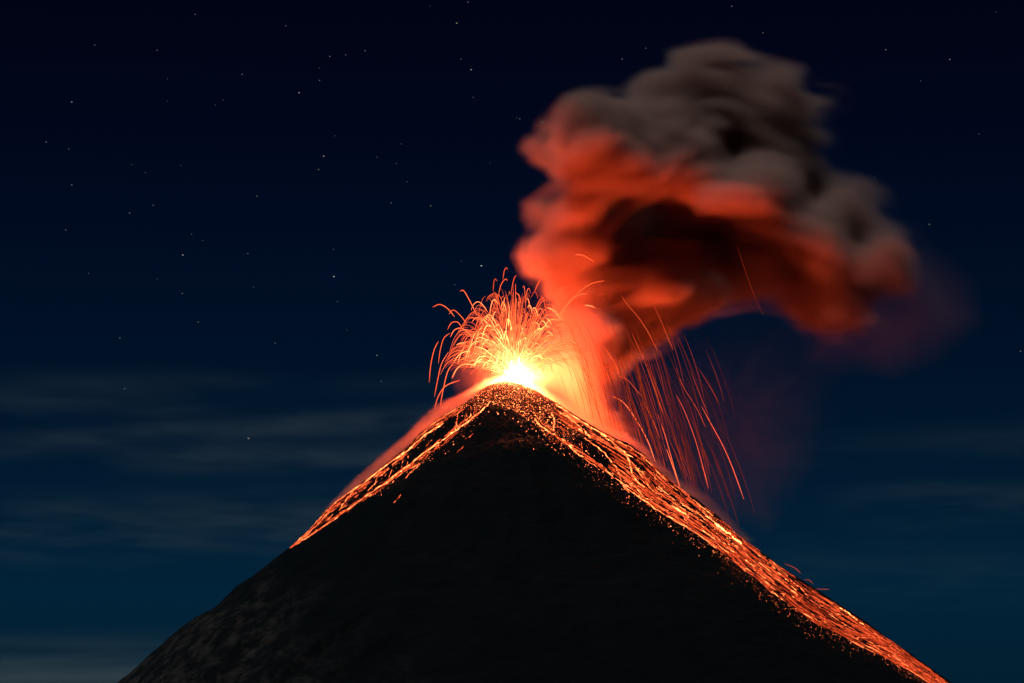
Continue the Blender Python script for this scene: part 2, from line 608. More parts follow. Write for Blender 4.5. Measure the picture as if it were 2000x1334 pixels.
mb = MB()
for i in range(520):
    s0 = random.random() * 0.97
    v0 = random.uniform(0.0, 0.97)
    if s0 < 0.16 and 0.4 < v0 < 0.85:
        continue
    thread(mb, UR, LR, s0, random.uniform(0.02, 0.06), v0, random.uniform(-0.03, 0.03), random.uniform(0.5, 1.1), random.choice([0.5, 0.8, 1.2, 1.8]) * (1.15 - 0.6 * s0))
for i in range(820):
    s0 = random.random() ** 0.85
    if s0 < 0.15 and random.random() < 0.45:
        continue
    v0 = random.random()
    # dark gap between the crest streams and the lower edge stream
    if 0.06 < s0 < 0.17 and 0.35 < v0 < 0.85:
        continue
    ds = random.uniform(0.008, 0.05)
    fade = 1.0 if s0 < 0.4 else 1 - 0.55 * (s0 - 0.4) / 0.6
    heat = fade * random.choice([0.7, 1.2, 2.2, 4.5, 9.0])
    thread(mb, UR, LR, s0, ds, v0, random.uniform(-0.06, 0.06), random.uniform(0.16, 0.42), heat)
o = mb.build('rolling_lava', LAVA_SLOPE)
tag(o, 'dense band of fine glowing lava threads pouring down the right flank', 'lava', kind='stuff')
mb = MB()
for i in range(150):
    s0 = random.random() * 0.97
    v0 = random.choice([random.uniform(0, 0.3), random.uniform(0.75, 1.0)])
    thread(mb, UL, LL, s0, random.uniform(0.02, 0.06), v0, random.uniform(-0.03, 0.03), random.uniform(0.45, 0.9), random.choice([0.6, 1.0, 1.6]))
for i in range(280):
    s0 = random.random()
    v0 = random.choice([random.uniform(0, 0.25), random.uniform(0.75, 1.05), random.random()])
    if 0.02 < s0 < 0.4 and 0.3 < v0 < 0.75 and random.random() < 0.8:
        continue
    thread(mb, UL, LL, s0, random.uniform(0.01, 0.05), v0, random.uniform(-0.1, 0.1), random.uniform(0.2, 0.45), random.choice([0.9, 1.6, 3.2, 6.5]))
o = mb.build('rolling_lava', LAVA_SLOPE)
tag(o, 'narrow band of fine glowing lava threads along the left flank', 'lava', kind='stuff')

# unseen lava added behind both crests to light the fumes above the ridges


def surf(r, az):
    x, y = AX + r * math.sin(az), r * math.cos(az)
    loc, nor, _i, _d = BVH.ray_cast(Vector((x, y, 2000)), Vector((0, 0, -1)))
    return loc, nor


for sgn, r0_, r1_, label_ in ((-1, 30, 215, 'unseen lava threads added behind the left crest to light the fumes above it'),
                              (1, 60, 330, 'unseen lava threads added behind the right crest to light the fumes above it')):
    mb = MB()
    for k in range(34):
        az = sgn * math.radians(90 - random.uniform(4, 42))
        ra = random.uniform(r0_, r1_ * 0.7)
        rb = min(r1_, ra + random.uniform(40, 110))
        P = []
        for i in range(12):
            r_ = ra + (rb - ra) * i / 11
            h = surf(r_, az + 0.05 * math.sin(i * 0.8 + k))
            P.append(h[0] + h[1] * 0.3)
        w = random.uniform(0.8, 1.6)
        mb.tube(P, [w * (0.4 + 0.6 * min(1, min(i, 11 - i) / 2)) for i in range(12)], [BACK_HEAT] * 12, 4)
    o = mb.build('rolling_lava', LAVA_SLOPE)
    tag(o, label_, 'lava', kind='stuff')

# incandescent blocks strewn over the summit dome and beside the flows
DOME_LOW = [(870, 812), (905, 822), (935, 806), (955, 790), (975, 792), (1000, 800), (1040, 826), (1080, 866), (1120, 880), (1190, 900)]


def dome_low(px):
    return float(np.interp(px, [p[0] for p in DOME_LOW], [p[1] for p in DOME_LOW]))


def put_rock(mb, px, py, r, heat):
    h = hit(px, py)
    if h:
        mb.rock(h[0] + h[1] * r * 0.6, r, heat)


mb = MB()
for i in range(3900):
    px = random.gauss(1012, 72)
    if not 862 < px < 1190:
        continue
    top, low = skyline(px) + 0.5, dome_low(px)
    u = random.random()
    py = top + (low - top) * u * (1.0 if px > 960 else 0.9)
    if px > 1085 and random.random() < 0.35:
        continue
    if px < 925 and u > 0.45 and random.random() < 0.85:
        continue
    if i % 4 == 0:
        put_rock(mb, px, py, random.uniform(0.8, 1.5), random.choice([0.25, 0.45, 0.8]))
    else:
        put_rock(mb, px, py, random.triangular(0.28, 0.8, 0.38), random.choice([1.6, 3.0, 6.0, 11.0, 20.0]))
o = mb.build('glowing_embers', LAVA_BITS)
tag(o, 'countless glowing orange embers covering the dark summit dome', 'embers', kind='stuff')
mb = MB()
for i in range(2600):
    s = random.random()
    v = abs(random.gauss(0, 0.6)) if random.random() < 0.6 else 1 + abs(random.gauss(0, 0.22)) * (1 if s > 0.05 else 2)
    p = band(UR, LR, s, v)
    if 0.06 < s < 0.17 and 0.35 < v < 0.85 and random.random() < 0.8:
        continue
    put_rock(mb, p[0], p[1], random.uniform(0.22, 0.5), random.choice([1.0, 2.0, 5.0, 10.0]))
for i in range(520):
    s = random.random()
    v = random.random() if random.random() < 0.5 else 1 + abs(random.gauss(0, 0.18))
    if s > 0.6 and v > 1:
        continue
    p = band(UL, LL, s, v)
    put_rock(mb, p[0], p[1], random.uniform(0.22, 0.5), random.choice([1.0, 2.0, 5.0, 10.0]))
o = mb.build('glowing_embers', LAVA_BITS)
tag(o, 'fine glowing embers scattered along the edges of the flank lava', 'embers', kind='stuff')

# separate glowing blocks lying alone on the dark face
BLOCKS = [(955, 804), (971, 805), (973, 808), (985, 806), (987, 810), (1002, 817), (1012, 824), (1018, 832), (1028, 842), (1040, 838),
          (1047, 842), (1052, 852), (1060, 858), (1070, 868), (1078, 874), (1085, 880), (1095, 876), (1102, 889), (1112, 886),
          (1170, 936), (1195, 946), (1206, 946), (1224, 972), (1228, 980), (1170, 917), (1178, 922), (1195, 934), (1262, 1006),
          (1290, 1010), (1310, 1028), (1315, 1036), (1323, 1042), (1350, 1052), (1365, 1070), (1448, 1120), (1395, 1080), (920, 842),
          (906, 852), (938, 828), (886, 868), (870, 886), (845, 896)]
k0 = None
for j, (px, py) in enumerate(BLOCKS):
    h = hit(px, py)
    if not h:
        continue
    mb = MB()
    r = random.uniform(0.55, 0.85)
    mb.rock(Vector((0, 0, 0)), r, random.choice([5.0, 8.0, 12.0]))
    o = mb.build('lava_block', LAVA_BITS)
    o.location = h[0] + h[1] * r * 0.5
    if px < 950:
        lab, grp = 'small glowing block lying just below the main left lava stream', 'glowing blocks below the left stream'
    elif px < 1130:
        lab, grp = 'small glowing block at the dark edge below the ember dome', 'glowing blocks below the ember dome'
    else:
        lab, grp = 'small glowing block on the dark face below the right flank glow', 'glowing blocks below the right flank'
    tag(o, lab, 'lava block', grp)

# ------------------------------------------------------------------ the fountain
VENT = at(1006, 742, 8)
CORE_PX = (1006, 742)


def core_mesh():
    mb = MB()
    for k in range(90):
        th_ = math.radians(random.gauss(4, 31))
        L_ = random.triangular(6, 36, 9) * (1.25 - abs(th_))
        ya = random.uniform(-0.5, 0.5)
        P = []
        b = at(1006 + random.uniform(-7, 9), 747, 8 + random.uniform(-4, 4))
        for i in range(6):
            t = i / 5
            P.append(b + Vector((math.sin(th_) * L_ * t, ya * L_ * t, math.cos(th_) * L_ * t - 3.0 * t * t)))
        w = random.uniform(0.22, 0.62)
        mb.tube(P, [w, w, w * .8, w * .6, w * .35, w * .1], [1] * 6, 5)
    return mb


m, n, l = new_mat('white_hot_lava')
out = n.new('ShaderNodeOutputMaterial')
em = n.new('ShaderNodeEmission')
em.inputs['Color'].default_value = (1.0, 0.19, 0.062, 1)
em.inputs['Strength'].default_value = 10500.0
l.new(em.outputs[0], out.inputs['Surface'])
m.cycles.emission_sampling = 'FRONT'
CORE = m
core = core_mesh().build('lava_fountain', CORE)
tag(core, 'white hot heart of the lava fountain bursting from the summit', 'lava fountain')


def arc_build(mb, P3, w, h0, h1, peak=None):
    m_ = len(P3)
    rad, ht = [], []
    for i in range(m_):
        t = i / (m_ - 1)
        e = min(t, 1 - t) * m_ / 3
        rad.append(w * min(1, 0.3 + 0.7 * e))
        ht.append(h0 + (h1 - h0) * t)
    mb.tube(P3, rad, ht, 4)


def Z1c(x, y):
    return (800 + x / 3.924, 480 + y / 3.924)


def Z8c(x, y):
    return (1100 + x / 3.0325, 560 + y / 3.0325)


ARCS = [
    ([(345, 545), (290, 480), (230, 450), (175, 472)], 1.6, 1.0, 'arc reaching farthest to the upper left of the fountain'),
    ([(440, 600), (385, 530), (335, 493), (300, 525)], 1.3, 0.9, 'arc nested just under the farthest upper left one'),
    ([(515, 530), (460, 420), (415, 345), (385, 350)], 1.8, 1.1, 'hooked arc high on the left shoulder of the fountain'),
    ([(715, 260), (725, 195), (740, 168), (752, 184)], 0.8, 0.7, 'hooked arc that is the highest tip of the fountain'),
    ([(683, 368), (700, 300), (733, 256), (752, 268)], 1.1, 0.9, 'curled arc just below the highest tip'),
    ([(640, 352), (645, 285), (655, 255), (672, 272)], 0.7, 0.6, 'small dim hook left of the highest tip'),
    ([(778, 372), (790, 295), (805, 242), (820, 228)], 0.9, 0.7, 'slim hook right of the highest tip'),
    ([(958, 350), (1000, 262), (1050, 208), (1114, 196)], 1.1, 1.0, 'arc bending right against the edge of the smoke'),
    ([(1265, 70), (1320, 70), (1370, 95), (1415, 125)], 1.4, 0.9, 'lone arc high in front of the red smoke'),
    ([(1140, 530), (1230, 420), (1330, 330), (1410, 285), (1495, 268)], 1.4, 1.0, 'longest arc sweeping right over the smoke'),
    ([(1120, 570), (1210, 450), (1285, 383), (1362, 366)], 1.8, 1.2, 'arc just beneath the longest right sweeping one'),
    ([(1075, 425), (1120, 360), (1168, 326), (1218, 322)], 1.2, 1.0, 'upper right arc left of the long sweeping pair'),
    ([(1340, 455), (1380, 460), (1420, 473)], 3.5, 2.6, 'short bright dash in the smoke to the right of the fountain'),
    ([(1052, 474), (1100, 494), (1138, 535), (1162, 572)], 4.0, 2.6, 'thick bright arc falling on the right side of the fountain'),
    ([(1060, 614), (1090, 630), (1122, 662)], 3.5, 2.2, 'short bright falling dash right of the middle'),
    ([(150, 1050), (162, 915), (188, 800), (222, 730)], 1.0, 1.3, 'leftmost long arc falling far outside the left ridge'),
    ([(190, 1160), (215, 1030), (245, 905), (297, 815)], 1.0, 1.4, 'long falling arc second from the far left'),
    ([(220, 905), (235, 800), (262, 710), (310, 668)], 0.9, 1.2, 'falling arc curling over at the upper left'),
    ([(190, 1250), (222, 1150), (280, 1072), (385, 1030)], 1.0, 1.8, 'low arc landing on the left ridge farthest out'),
    ([(325, 1015), (365, 940), (425, 908), (505, 918)], 3.0, 4.5, 'bright round topped arc low on the left side'),
    ([(235, 1232), (252, 1130), (290, 970), (335, 900)], 1.0, 1.8, 'steep arc falling just inside the far left ones'),
    ([(290, 645), (320, 592), (368, 585), (398, 625)], 1.0, 1.4, 'small round arc at the left edge of the fountain'),
    ([(312, 700), (345, 645), (405, 634), (475, 695)], 1.8, 2.2, 'round arc under the small left edge one'),
    ([(478, 585), (508, 552), (545, 568), (572, 625)], 1.8, 2.4, 'tight orange loop in the upper left of the fountain'),
    ([(852, 442), (840, 385), (812, 355)], 1.6, 1.2, 'short hook over the middle of the fountain'),
    ([(370, 905), (398, 810), (432, 765)], 3.0, 2.6, 'bright short falling streak in the left half'),
    ([(918, 890), (948, 855), (985, 844), (1022, 866)], 9.0, 8.0, 'brightest stubby arc close to the right of the vent'),
    ([(558, 935), (588, 892), (628, 884), (668, 922)], 6.0, 6.0, 'bright stubby arc close to the left of the vent'),
    ([(1150, 570), (1075, 570), (1020, 640), (985, 700)], 3.0, 3.5, 'curved arc rising to the right beneath the thick bright one'),
    ([(1020, 865), (1090, 852), (1160, 862), (1210, 895)], 2.5, 1.8, 'flat arc skimming right from the vent'),
    ([(575, 560), (600, 545), (640, 600), (655, 640)], 4.0, 4.0, 'bright bent arc in the upper middle left'),
    ([(758, 620), (762, 560), (758, 500)], 6.0, 5.0, 'thick vertical jet above the vent'),
]
GA = 'traced arcs of molten lava thrown from the vent'
for j, (P, h0, h1, lab) in enumerate(ARCS):
    C = catmull([Z1c(*p) for p in P], 6)
    yd = random.uniform(-35, 30)
    mb = MB()
    arc_build(mb, [at(c[0], c[1], yd * (0.6 + 0.4 * i / len(C))) for i, c in enumerate(C)], 0.46, h0 * 1.3, h1 * 1.3)
    o = mb.build('lava_arc', LAVA_AIR)
    tag(o, lab, 'lava arc', 'arcs of the lava fountain')


def ballistic(apx, apy, dY, t0, t1, steps, x0=1006, y0=740, drag=0.9):
    """Part of a thrown blob's flight, in pixels, through the apex (apx, apy)."""
    pts = []
    hgt = y0 - apy
    dx = apx - x0
    nrm = 1 - math.exp(-drag)
    for i in range(steps):
        t = t0 + (t1 - t0) * i / (steps - 1)
        g_ = (1 - math.exp(-drag * t)) / nrm
        x = x0 + dx * g_
        y = y0 - hgt * (1 - (1 - t) ** 2)
        pts.append((x, y, 8 + dY * g_))
    return pts


def arc_points(px):
    """Random ballistic flight: (pixel points, heat)."""
    th = random.gauss(-6, 33)
    if random.random() < 0.25:
        th = random.uniform(-65, -15)
    th = max(-68, min(62, th))
    Rr = random.triangular(25, 185, 95)
    if abs(th) > 35:
        Rr *= 0.85
    apx = 1006 + Rr * math.sin(math.radians(th)) * 0.86
    apy = 740 - Rr * math.cos(math.radians(th)) * (1.0 if abs(th) < 30 else 1.05)
    t0 = random.choice([random.uniform(0.45, 0.8), random.uniform(0.8, 1.1)])
    t1 = t0 + random.uniform(0.3, 0.85)
    if apx > 1006:
        t1 = min(t1, 1.35)
    return apx, apy, t0, t1, Rr


n_arc = 0
tries = 0
while n_arc < 285 and tries < 3000:
    tries += 1
    apx, apy, t0, t1, Rr = arc_points(None)
    P = ballistic(apx, apy, random.uniform(-1, 1) * Rr * 0.45, t0, t1, 13)
    P = [p for p in P if p[1] < skyline(p[0]) - 1]
    if len(P) < 6:
        continue
    cx, cy_ = P[len(P) // 2][0], P[len(P) // 2][1]
    dd = math.hypot(cx - 1006, cy_ - 735)
    heat = (8.0 * math.exp(-dd / 55) + 0.9) * random.choice([0.5, 0.8, 1.3, 2.4])
    mb = MB()
    arc_build(mb, [at(p[0], p[1], p[2]) for p in P], random.uniform(0.2, 0.38), heat * 1.7, heat * 1.2)
    o = mb.build('lava_arc', LAVA_AIR)
    if apx < 960:
        lab, grp = 'thin glowing arc falling away to the left within the crowded left side of the fountain', 'crowded arcs on the left of the fountain'
    elif apx < 1045:
        lab, grp = 'thin glowing upright arc with a hooked tip amid the middle of the fountain', 'crowded arcs in the middle of the fountain'
    else:
        lab, grp = 'thin glowing arc leaning right amid the crowded right side of the fountain', 'crowded arcs on the right of the fountain'
    tag(o, lab, 'lava arc', grp)
    n_arc += 1

mb = MB()
for i in range(1300):
    th = random.uniform(-80, 75)
    Rr = min(abs(random.gauss(0, 80)) + 8, 165 - abs(th) * 0.75)
    apx = 1006 + Rr * math.sin(math.radians(th))
    apy = 738 - Rr * math.cos(math.radians(th)) * 1.1 - 4
    t0 = random.uniform(0.1, 1.1)
    P = ballistic(apx, apy, random.uniform(-1, 1) * Rr * 0.4, t0, t0 + random.uniform(0.3, 0.9), 10)
    P = [p for p in P if p[1] < skyline(p[0]) - 1]
    if len(P) < 4:
        continue
    dd = math.hypot(P[3][0] - 1006, P[3][1] - 735)
    heat = (14 * math.exp(-dd / 32) + 1.3) * random.uniform(0.5, 1.4)
    arc_build(mb, [at(*p) for p in P], random.uniform(0.15, 0.3), heat * 1.2, heat * 0.9)
o = mb.build('lava_spray', LAVA_AIR)
tag(o, 'dense spray of short molten sparks packed around the vent', 'lava spray', kind='stuff')

# falling bombs over the right flank
FALLS = [
    ([(340, 45), (380, 105), (440, 175), (500, 265), (560, 385)], 1.1, 'long curved fall starting highest in front of the smoke'),
    ([(535, 110), (580, 205), (620, 300), (652, 375)], 0.8, 'straight fall right of the highest curved one'),
    ([(60, 180), (110, 280), (160, 385), (200, 485)], 1.4, 'fall nearest to the fountain, crossing the orange smoke'),
    ([(95, 180), (150, 262), (200, 362)], 0.9, 'short fall beside the one nearest the fountain'),
    ([(215, 325), (262, 385), (308, 460), (332, 520)], 1.3, 'curved fall ending at the lower rim of the orange smoke'),
    ([(405, 270), (450, 370), (500, 490), (560, 660), (600, 775)], 1.0, 'longest fall crossing from red smoke into dark sky'),
    ([(110, 475), (160, 562), (220, 690), (247, 775)], 1.6, 'fall low in the orange glow near the right crest'),
    ([(325, 525), (380, 552), (430, 608), (462, 645)], 0.9, 'flat curved dash at the rim of the smoke'),
    ([(290, 648), (350, 680), (400, 740), (460, 835), (510, 935), (545, 1040)], 3.0, 'brightest curved fall landing on the right crest'),
    ([(232, 672), (262, 742), (292, 800)], 2.0, 'short bright fall just above the right crest'),
    ([(560, 760), (600, 870), (640, 1010), (688, 1180)], 1.9, 'steep bright fall reaching the right crest'),
    ([(670, 640), (722, 745), (780, 900), (820, 1040), (860, 1195)], 1.3, 'long fall second from the far right'),
    ([(820, 710), (880, 820), (940, 930), (1000, 1065), (1070, 1258)], 1.8, 'farthest right fall, long and ending in dark sky'),
    ([(670, 480), (710, 590), (790, 720), (845, 835)], 0.7, 'dim fall high in the dark sky at right'),
    ([(755, 500), (810, 640), (862, 765)], 0.55, 'dimmer fall beside the dim one at right'),
    ([(475, 680), (530, 790), (572, 900)], 1.0, 'short fall in the middle of the falling curtain'),
    ([(800, 480), (880, 610), (922, 692)], 0.5, 'faint fall at the upper right of the curtain'),
    ([(612, 960), (652, 1072), (694, 1190)], 2.8, 'bright thick fall landing beside the steep bright one'),
    ([(1030, -240), (1080, -90), (1135, 60), (1185, 170)], 0.22, 'faint lone fall in front of the dark red smoke'),
    ([(820, 1060), (840, 1110), (858, 1190)], 1.2, 'short fall tip overlapping the end of the second right fall'),
]
for P, heat, lab in FALLS:
    C = catmull([Z8c(*p) for p in P], 6)
    yd = random.uniform(-50, 20)
    mb = MB()
    arc_build(mb, [at(c[0], c[1], yd) for c in C], 0.27, heat * 0.9, heat * 1.2)
    o = mb.build('falling_lava', LAVA_AIR)
    tag(o, lab, 'falling lava', 'falling lava over the right flank')
n_f = 0
while n_f < 200:
    x = random.triangular(1085, 1410, 1215)
    y = random.uniform(620, 900)
    a = math.radians(random.gauss(70, 3) - max(0, (x - 1250)) * 0.02)
    L_ = random.uniform(50, 220)
    P = []
    for k in range(9):
        t = k / 8
        aa = a + 0.10 * (t - 0.4)
        P.append((x + math.cos(aa) * L_ * t, y + math.sin(aa) * L_ * t))
    P = [p for p in P if p[1] < skyline(p[0]) - 2]
    if len(P) < 4:
        continue
    ed = max(0, (P[-1][0] - 1300) / 150)
    heat = random.choice([0.18, 0.22, 0.3, 0.5]) * (1 - 0.4 * min(1, ed))
    yd = random.uniform(-70, 40)
    mb = MB()
    arc_build(mb, [at(p[0], p[1], yd) for p in P], random.uniform(0.2, 0.3), heat * 0.7, heat * 1.1)
    o = mb.build('falling_lava', LAVA_AIR)
    tag(o, 'faint thin red streak in the curtain of lava falling above the right flank', 'falling lava', 'faint falling curtain over the right flank')
    n_f += 1

# a few blobs bouncing off the lower right crest
HOPS = [([(1532, 1101), (1546, 1106), (1556, 1112), (1564, 1120)], 'faint hop of lava above the lower right crest, uppermost of three'),
        ([(1570, 1132), (1580, 1133), (1588, 1140)], 'small hop of lava on the lower right crest, middle of three'),
        ([(1592, 1150), (1606, 1151), (1620, 1151)], 'flat hop of lava on the lower right crest, lowest of three'),
        ([(1420, 1024), (1425, 1028), (1429, 1036)], 'tiny hop of lava above the blazing surge on the right crest')]
for P, lab in HOPS:
    mb = MB()
    arc_build(mb, [at(c[0], c[1], -2) for c in catmull(P, 5)], 0.32, 0.5, 0.7)
    tag(mb.build('lava_hop', LAVA_AIR), lab, 'lava hop', 'lava hops on the right crest')


# ------------------------------------------------------------------ volumes
def poly_sd(PX, PY, P):
    """Signed distance (positive inside) of points to the polygon P."""
    P = np.array(P, float)
    inside = np.zeros(PX.shape, bool)
    dist = np.full(PX.shape, 1e9)
    for i in range(len(P)):
        a, b = P[i], P[(i + 1) % len(P)]
        e = b - a
        t = np.clip(((PX - a[0]) * e[0] + (PY - a[1]) * e[1]) / (e @ e + 1e-9), 0, 1)
        dist = np.minimum(dist, np.hypot(PX - a[0] - t * e[0], PY - a[1] - t * e[1]))
        c = ((a[1] > PY) != (b[1] > PY)) & (PX < (b[0] - a[0]) * (PY - a[1]) / (b[1] - a[1] + 1e-12) + a[0])
        inside ^= c
    return np.where(inside, dist, -dist)


def volume_object(name, arr, lo, hi, mat):
    """arr[x, y, z] becomes a density grid in the box lo..hi through a Volume Cube node."""
    nx, ny, nz_ = arr.shape
    me = bpy.data.meshes.new(name)
    nvert = arr.size
    me.vertices.add(nvert)
    me.attributes.new('dens', 'FLOAT', 'POINT').data.foreach_set('value', arr.astype(np.float32).ravel())
    o = link(name, me)
    me.materials.append(mat)
    ng = bpy.data.node_groups.new(name + '_grid', 'GeometryNodeTree')
    ng.interface.new_socket('Geometry', in_out='INPUT', socket_type='NodeSocketGeometry')
    ng.interface.new_socket('Geometry', in_out='OUTPUT', socket_type='NodeSocketGeometry')
    N, L = ng.nodes, ng.links
    gi, go = N.new('NodeGroupInput'), N.new('NodeGroupOutput')
    vc = N.new('GeometryNodeVolumeCube')
    vc.inputs['Min'].default_value = lo
    vc.inputs['Max'].default_value = hi
    vc.inputs['Resolution X'].default_value = nx
    vc.inputs['Resolution Y'].default_value = ny
    vc.inputs['Resolution Z'].default_value = nz_
    pos = N.new('GeometryNodeInputPosition')
    sp = N.new('ShaderNodeSeparateXYZ')
    L.new(pos.outputs[0], sp.inputs[0])
    idxs = []
    for ax, (nn, a, b) in enumerate(zip(arr.shape, lo, hi)):
        mrn = N.new('ShaderNodeMapRange')
        mrn.inputs['From Min'].default_value = a
        mrn.inputs['From Max'].default_value = b
        mrn.inputs['To Min'].default_value = 0
        mrn.inputs['To Max'].default_value = nn - 1
        L.new(sp.outputs[ax], mrn.inputs['Value'])
        rd = N.new('ShaderNodeMath')
        rd.operation = 'ROUND'
        L.new(mrn.outputs['Result'], rd.inputs[0])
        idxs.append(rd)
    m1 = N.new('ShaderNodeMath')
    m1.operation = 'MULTIPLY_ADD'
    m1.inputs[1].default_value = ny
    L.new(idxs[0].outputs[0], m1.inputs[0])
    L.new(idxs[1].outputs[0], m1.inputs[2])
    m2 = N.new('ShaderNodeMath')
    m2.operation = 'MULTIPLY_ADD'
    m2.inputs[1].default_value = nz_
    L.new(m1.outputs[0], m2.inputs[0])
    L.new(idxs[2].outputs[0], m2.inputs[2])
    na = N.new('GeometryNodeInputNamedAttribute')
    na.data_type = 'FLOAT'
    na.inputs['Name'].default_value = 'dens'
    si = N.new('GeometryNodeSampleIndex')
    si.data_type = 'FLOAT'
    si.domain = 'POINT'
    si.clamp = True
    L.new(gi.outputs[0], si.inputs['Geometry'])
    L.new(na.outputs['Attribute'], si.inputs['Value'])
    L.new(m2.outputs[0], si.inputs['Index'])
    L.new(si.outputs['Value'], vc.inputs['Density'])
    sm = N.new('GeometryNodeSetMaterial')
    sm.inputs['Material'].default_value = mat
    L.new(vc.outputs['Volume'], sm.inputs['Geometry'])
    L.new(sm.outputs[0], go.inputs[0])
    md = o.modifiers.new('grid', 'NODES')
    md.node_group = ng
    return o


def smoke_material(name, color, density, aniso=0.0, absorb=(0, 0, 0)):
    m, n, l = new_mat(name)
    out = n.new('ShaderNodeOutputMaterial')
    pv = n.new('ShaderNodeVolumePrincipled')
    pv.inputs['Color'].default_value = (*color, 1)
    pv.inputs['Absorption Color'].default_value = (*absorb, 1)
    pv.inputs['Density'].default_value = density
    pv.inputs['Anisotropy'].default_value = aniso
    l.new(pv.outputs[0], out.inputs['Volume'])
    return m


def smooth(x, a, b):
    t = np.clip((x - a) / (b - a), 0, 1)
    return t * t * (3 - 2 * t)


def lattice_noise(x, y, z, seed, size=32):
    """Trilinear value noise sampled at arbitrary coordinates."""
    g = np.random.default_rng(seed).uniform(-1, 1, (size, size, size)).astype(np.float32)
    xi, yi, zi = np.floor(x).astype(np.int32), np.floor(y).astype(np.int32), np.floor(z).astype(np.int32)
    fx, fy, fz = x - xi, y - yi, z - zi
    fx, fy, fz = fx * fx * (3 - 2 * fx), fy * fy * (3 - 2 * fy), fz * fz * (3 - 2 * fz)
    xi, yi, zi = xi % size, yi % size, zi % size
    x1, y1, z1 = (xi + 1) % size, (yi + 1) % size, (zi + 1) % size
    c = (g[xi, yi, zi] * (1 - fx) + g[x1, yi, zi] * fx) * (1 - fy) + (g[xi, y1, zi] * (1 - fx) + g[x1, y1, zi] * fx) * fy
    d = (g[xi, yi, z1] * (1 - fx) + g[x1, yi, z1] * fx) * (1 - fy) + (g[xi, y1, z1] * (1 - fx) + g[x1, y1, z1] * fx) * fy
    return c * (1 - fz) + d * fz


PLUME = [(1000, 728), (1030, 690), (1075, 655), (1085, 600), (1065, 560), (1035, 535), (1020, 500), (1035, 470), (1052, 455), (1036, 425),
         (1035, 395), (1065, 378), (1098, 352), (1085, 335), (1045, 312), (1030, 290), (1042, 270), (1064, 262), (1064, 240), (1090, 215), (1120, 185),
         (1160, 168), (1195, 176), (1215, 185), (1245, 158), (1275, 138), (1312, 132), (1318, 98), (1370, 84), (1425, 78), (1452, 100),
         (1500, 113), (1560, 128), (1585, 165), (1645, 168), (1643, 200), (1612, 232), (1622, 285), (1615, 325), (1680, 345), (1728, 368),
         (1745, 420), (1782, 440), (1790, 500), (1782, 560), (1745, 605), (1700, 652), (1650, 668), (1595, 670), (1545, 618), (1470, 600),
         (1400, 612), (1335, 640), (1280, 688), (1225, 705), (1185, 750), (1230, 860), (1180, 850), (1090, 795), (1020, 750)]
VEIL = [(1180, 700), (1340, 640), (1560, 600), (1620, 720), (1580, 900), (1500, 1010), (1400, 1010), (1330, 960), (1220, 865)]
HALO = [(1600, 420), (1780, 470), (1880, 560), (1890, 620), (1820, 680), (1740, 710), (1600, 690)]

CREEP = 1.4
VX = 2.8
Y0, Y1 = -95.0, 290.0
X0, X1 = at(655, 700, Y1).x, at(1930, 700, Y1).x
Zb, Zt = at(1000, 1060, 0).z, at(1000, 40, Y1).z
nx, ny, nz_ = int((X1 - X0) / VX), int((Y1 - Y0) / (VX * 1.35)), int((Zt - Zb) / VX)
gx = np.linspace(X0, X1, nx).astype(np.float32)[:, None, None]
gy = np.linspace(Y0, Y1, ny).astype(np.float32)[None, :, None]
gz = np.linspace(Zb, Zt, nz_).astype(np.float32)[None, None, :]
dep = (gy + DIST) * CP + gz * SP
PXg = 1000 + FPX * gx / dep
PYg = np.broadcast_to(667 - FPX * (gz * CP - (gy + DIST) * SP) / dep, PXg.shape)
# distances to the traced outlines, tabulated on a 4-unit raster
TX, TY = np.meshgrid(np.arange(560, 2100, 4.0), np.arange(-40, 1160, 4.0), indexing='ij')


def table(tab):
    x = np.clip((PXg - 560) / 4, 0, tab.shape[0] - 1.001)
    y = np.clip((PYg + 40) / 4, 0, tab.shape[1] - 1.001)
    xi, yi = x.astype(np.int32), y.astype(np.int32)
    fx, fy = x - xi, y - yi
    t_ = tab.astype(np.float32)
    return (t_[xi, yi] * (1 - fx) + t_[xi + 1, yi] * fx) * (1 - fy) + (t_[xi, yi + 1] * (1 - fx) + t_[xi + 1, yi + 1] * fx) * fy


def box_blur(arr, ax, r):
    if r < 1:
        return arr
    c = np.cumsum(np.concatenate([np.zeros_like(np.take(arr, [0], ax)), arr], ax), ax, dtype=np.float64)
    n_ = arr.shape[ax]
    hi_ = np.minimum(np.arange(n_) + r + 1, n_)
    lo_ = np.maximum(np.arange(n_) - r, 0)
    return ((np.take(c, hi_, ax) - np.take(c, lo_, ax)) / (2 * r + 1)).astype(np.float32)


mid = at(1400, 380, 100)
xx, yy, zz = np.broadcast_arrays((gx - mid.x) / 0.6, gy / 0.6, (gz - mid.z) / 0.6)
# domain warp, then noise drawn out along the wind (rising to the right, sinking again past the crown)
w1 = lattice_noise(xx / 170, yy / 170, zz / 170, 1)
w2 = lattice_noise(xx / 170 + 7, yy / 170, zz / 170, 2)
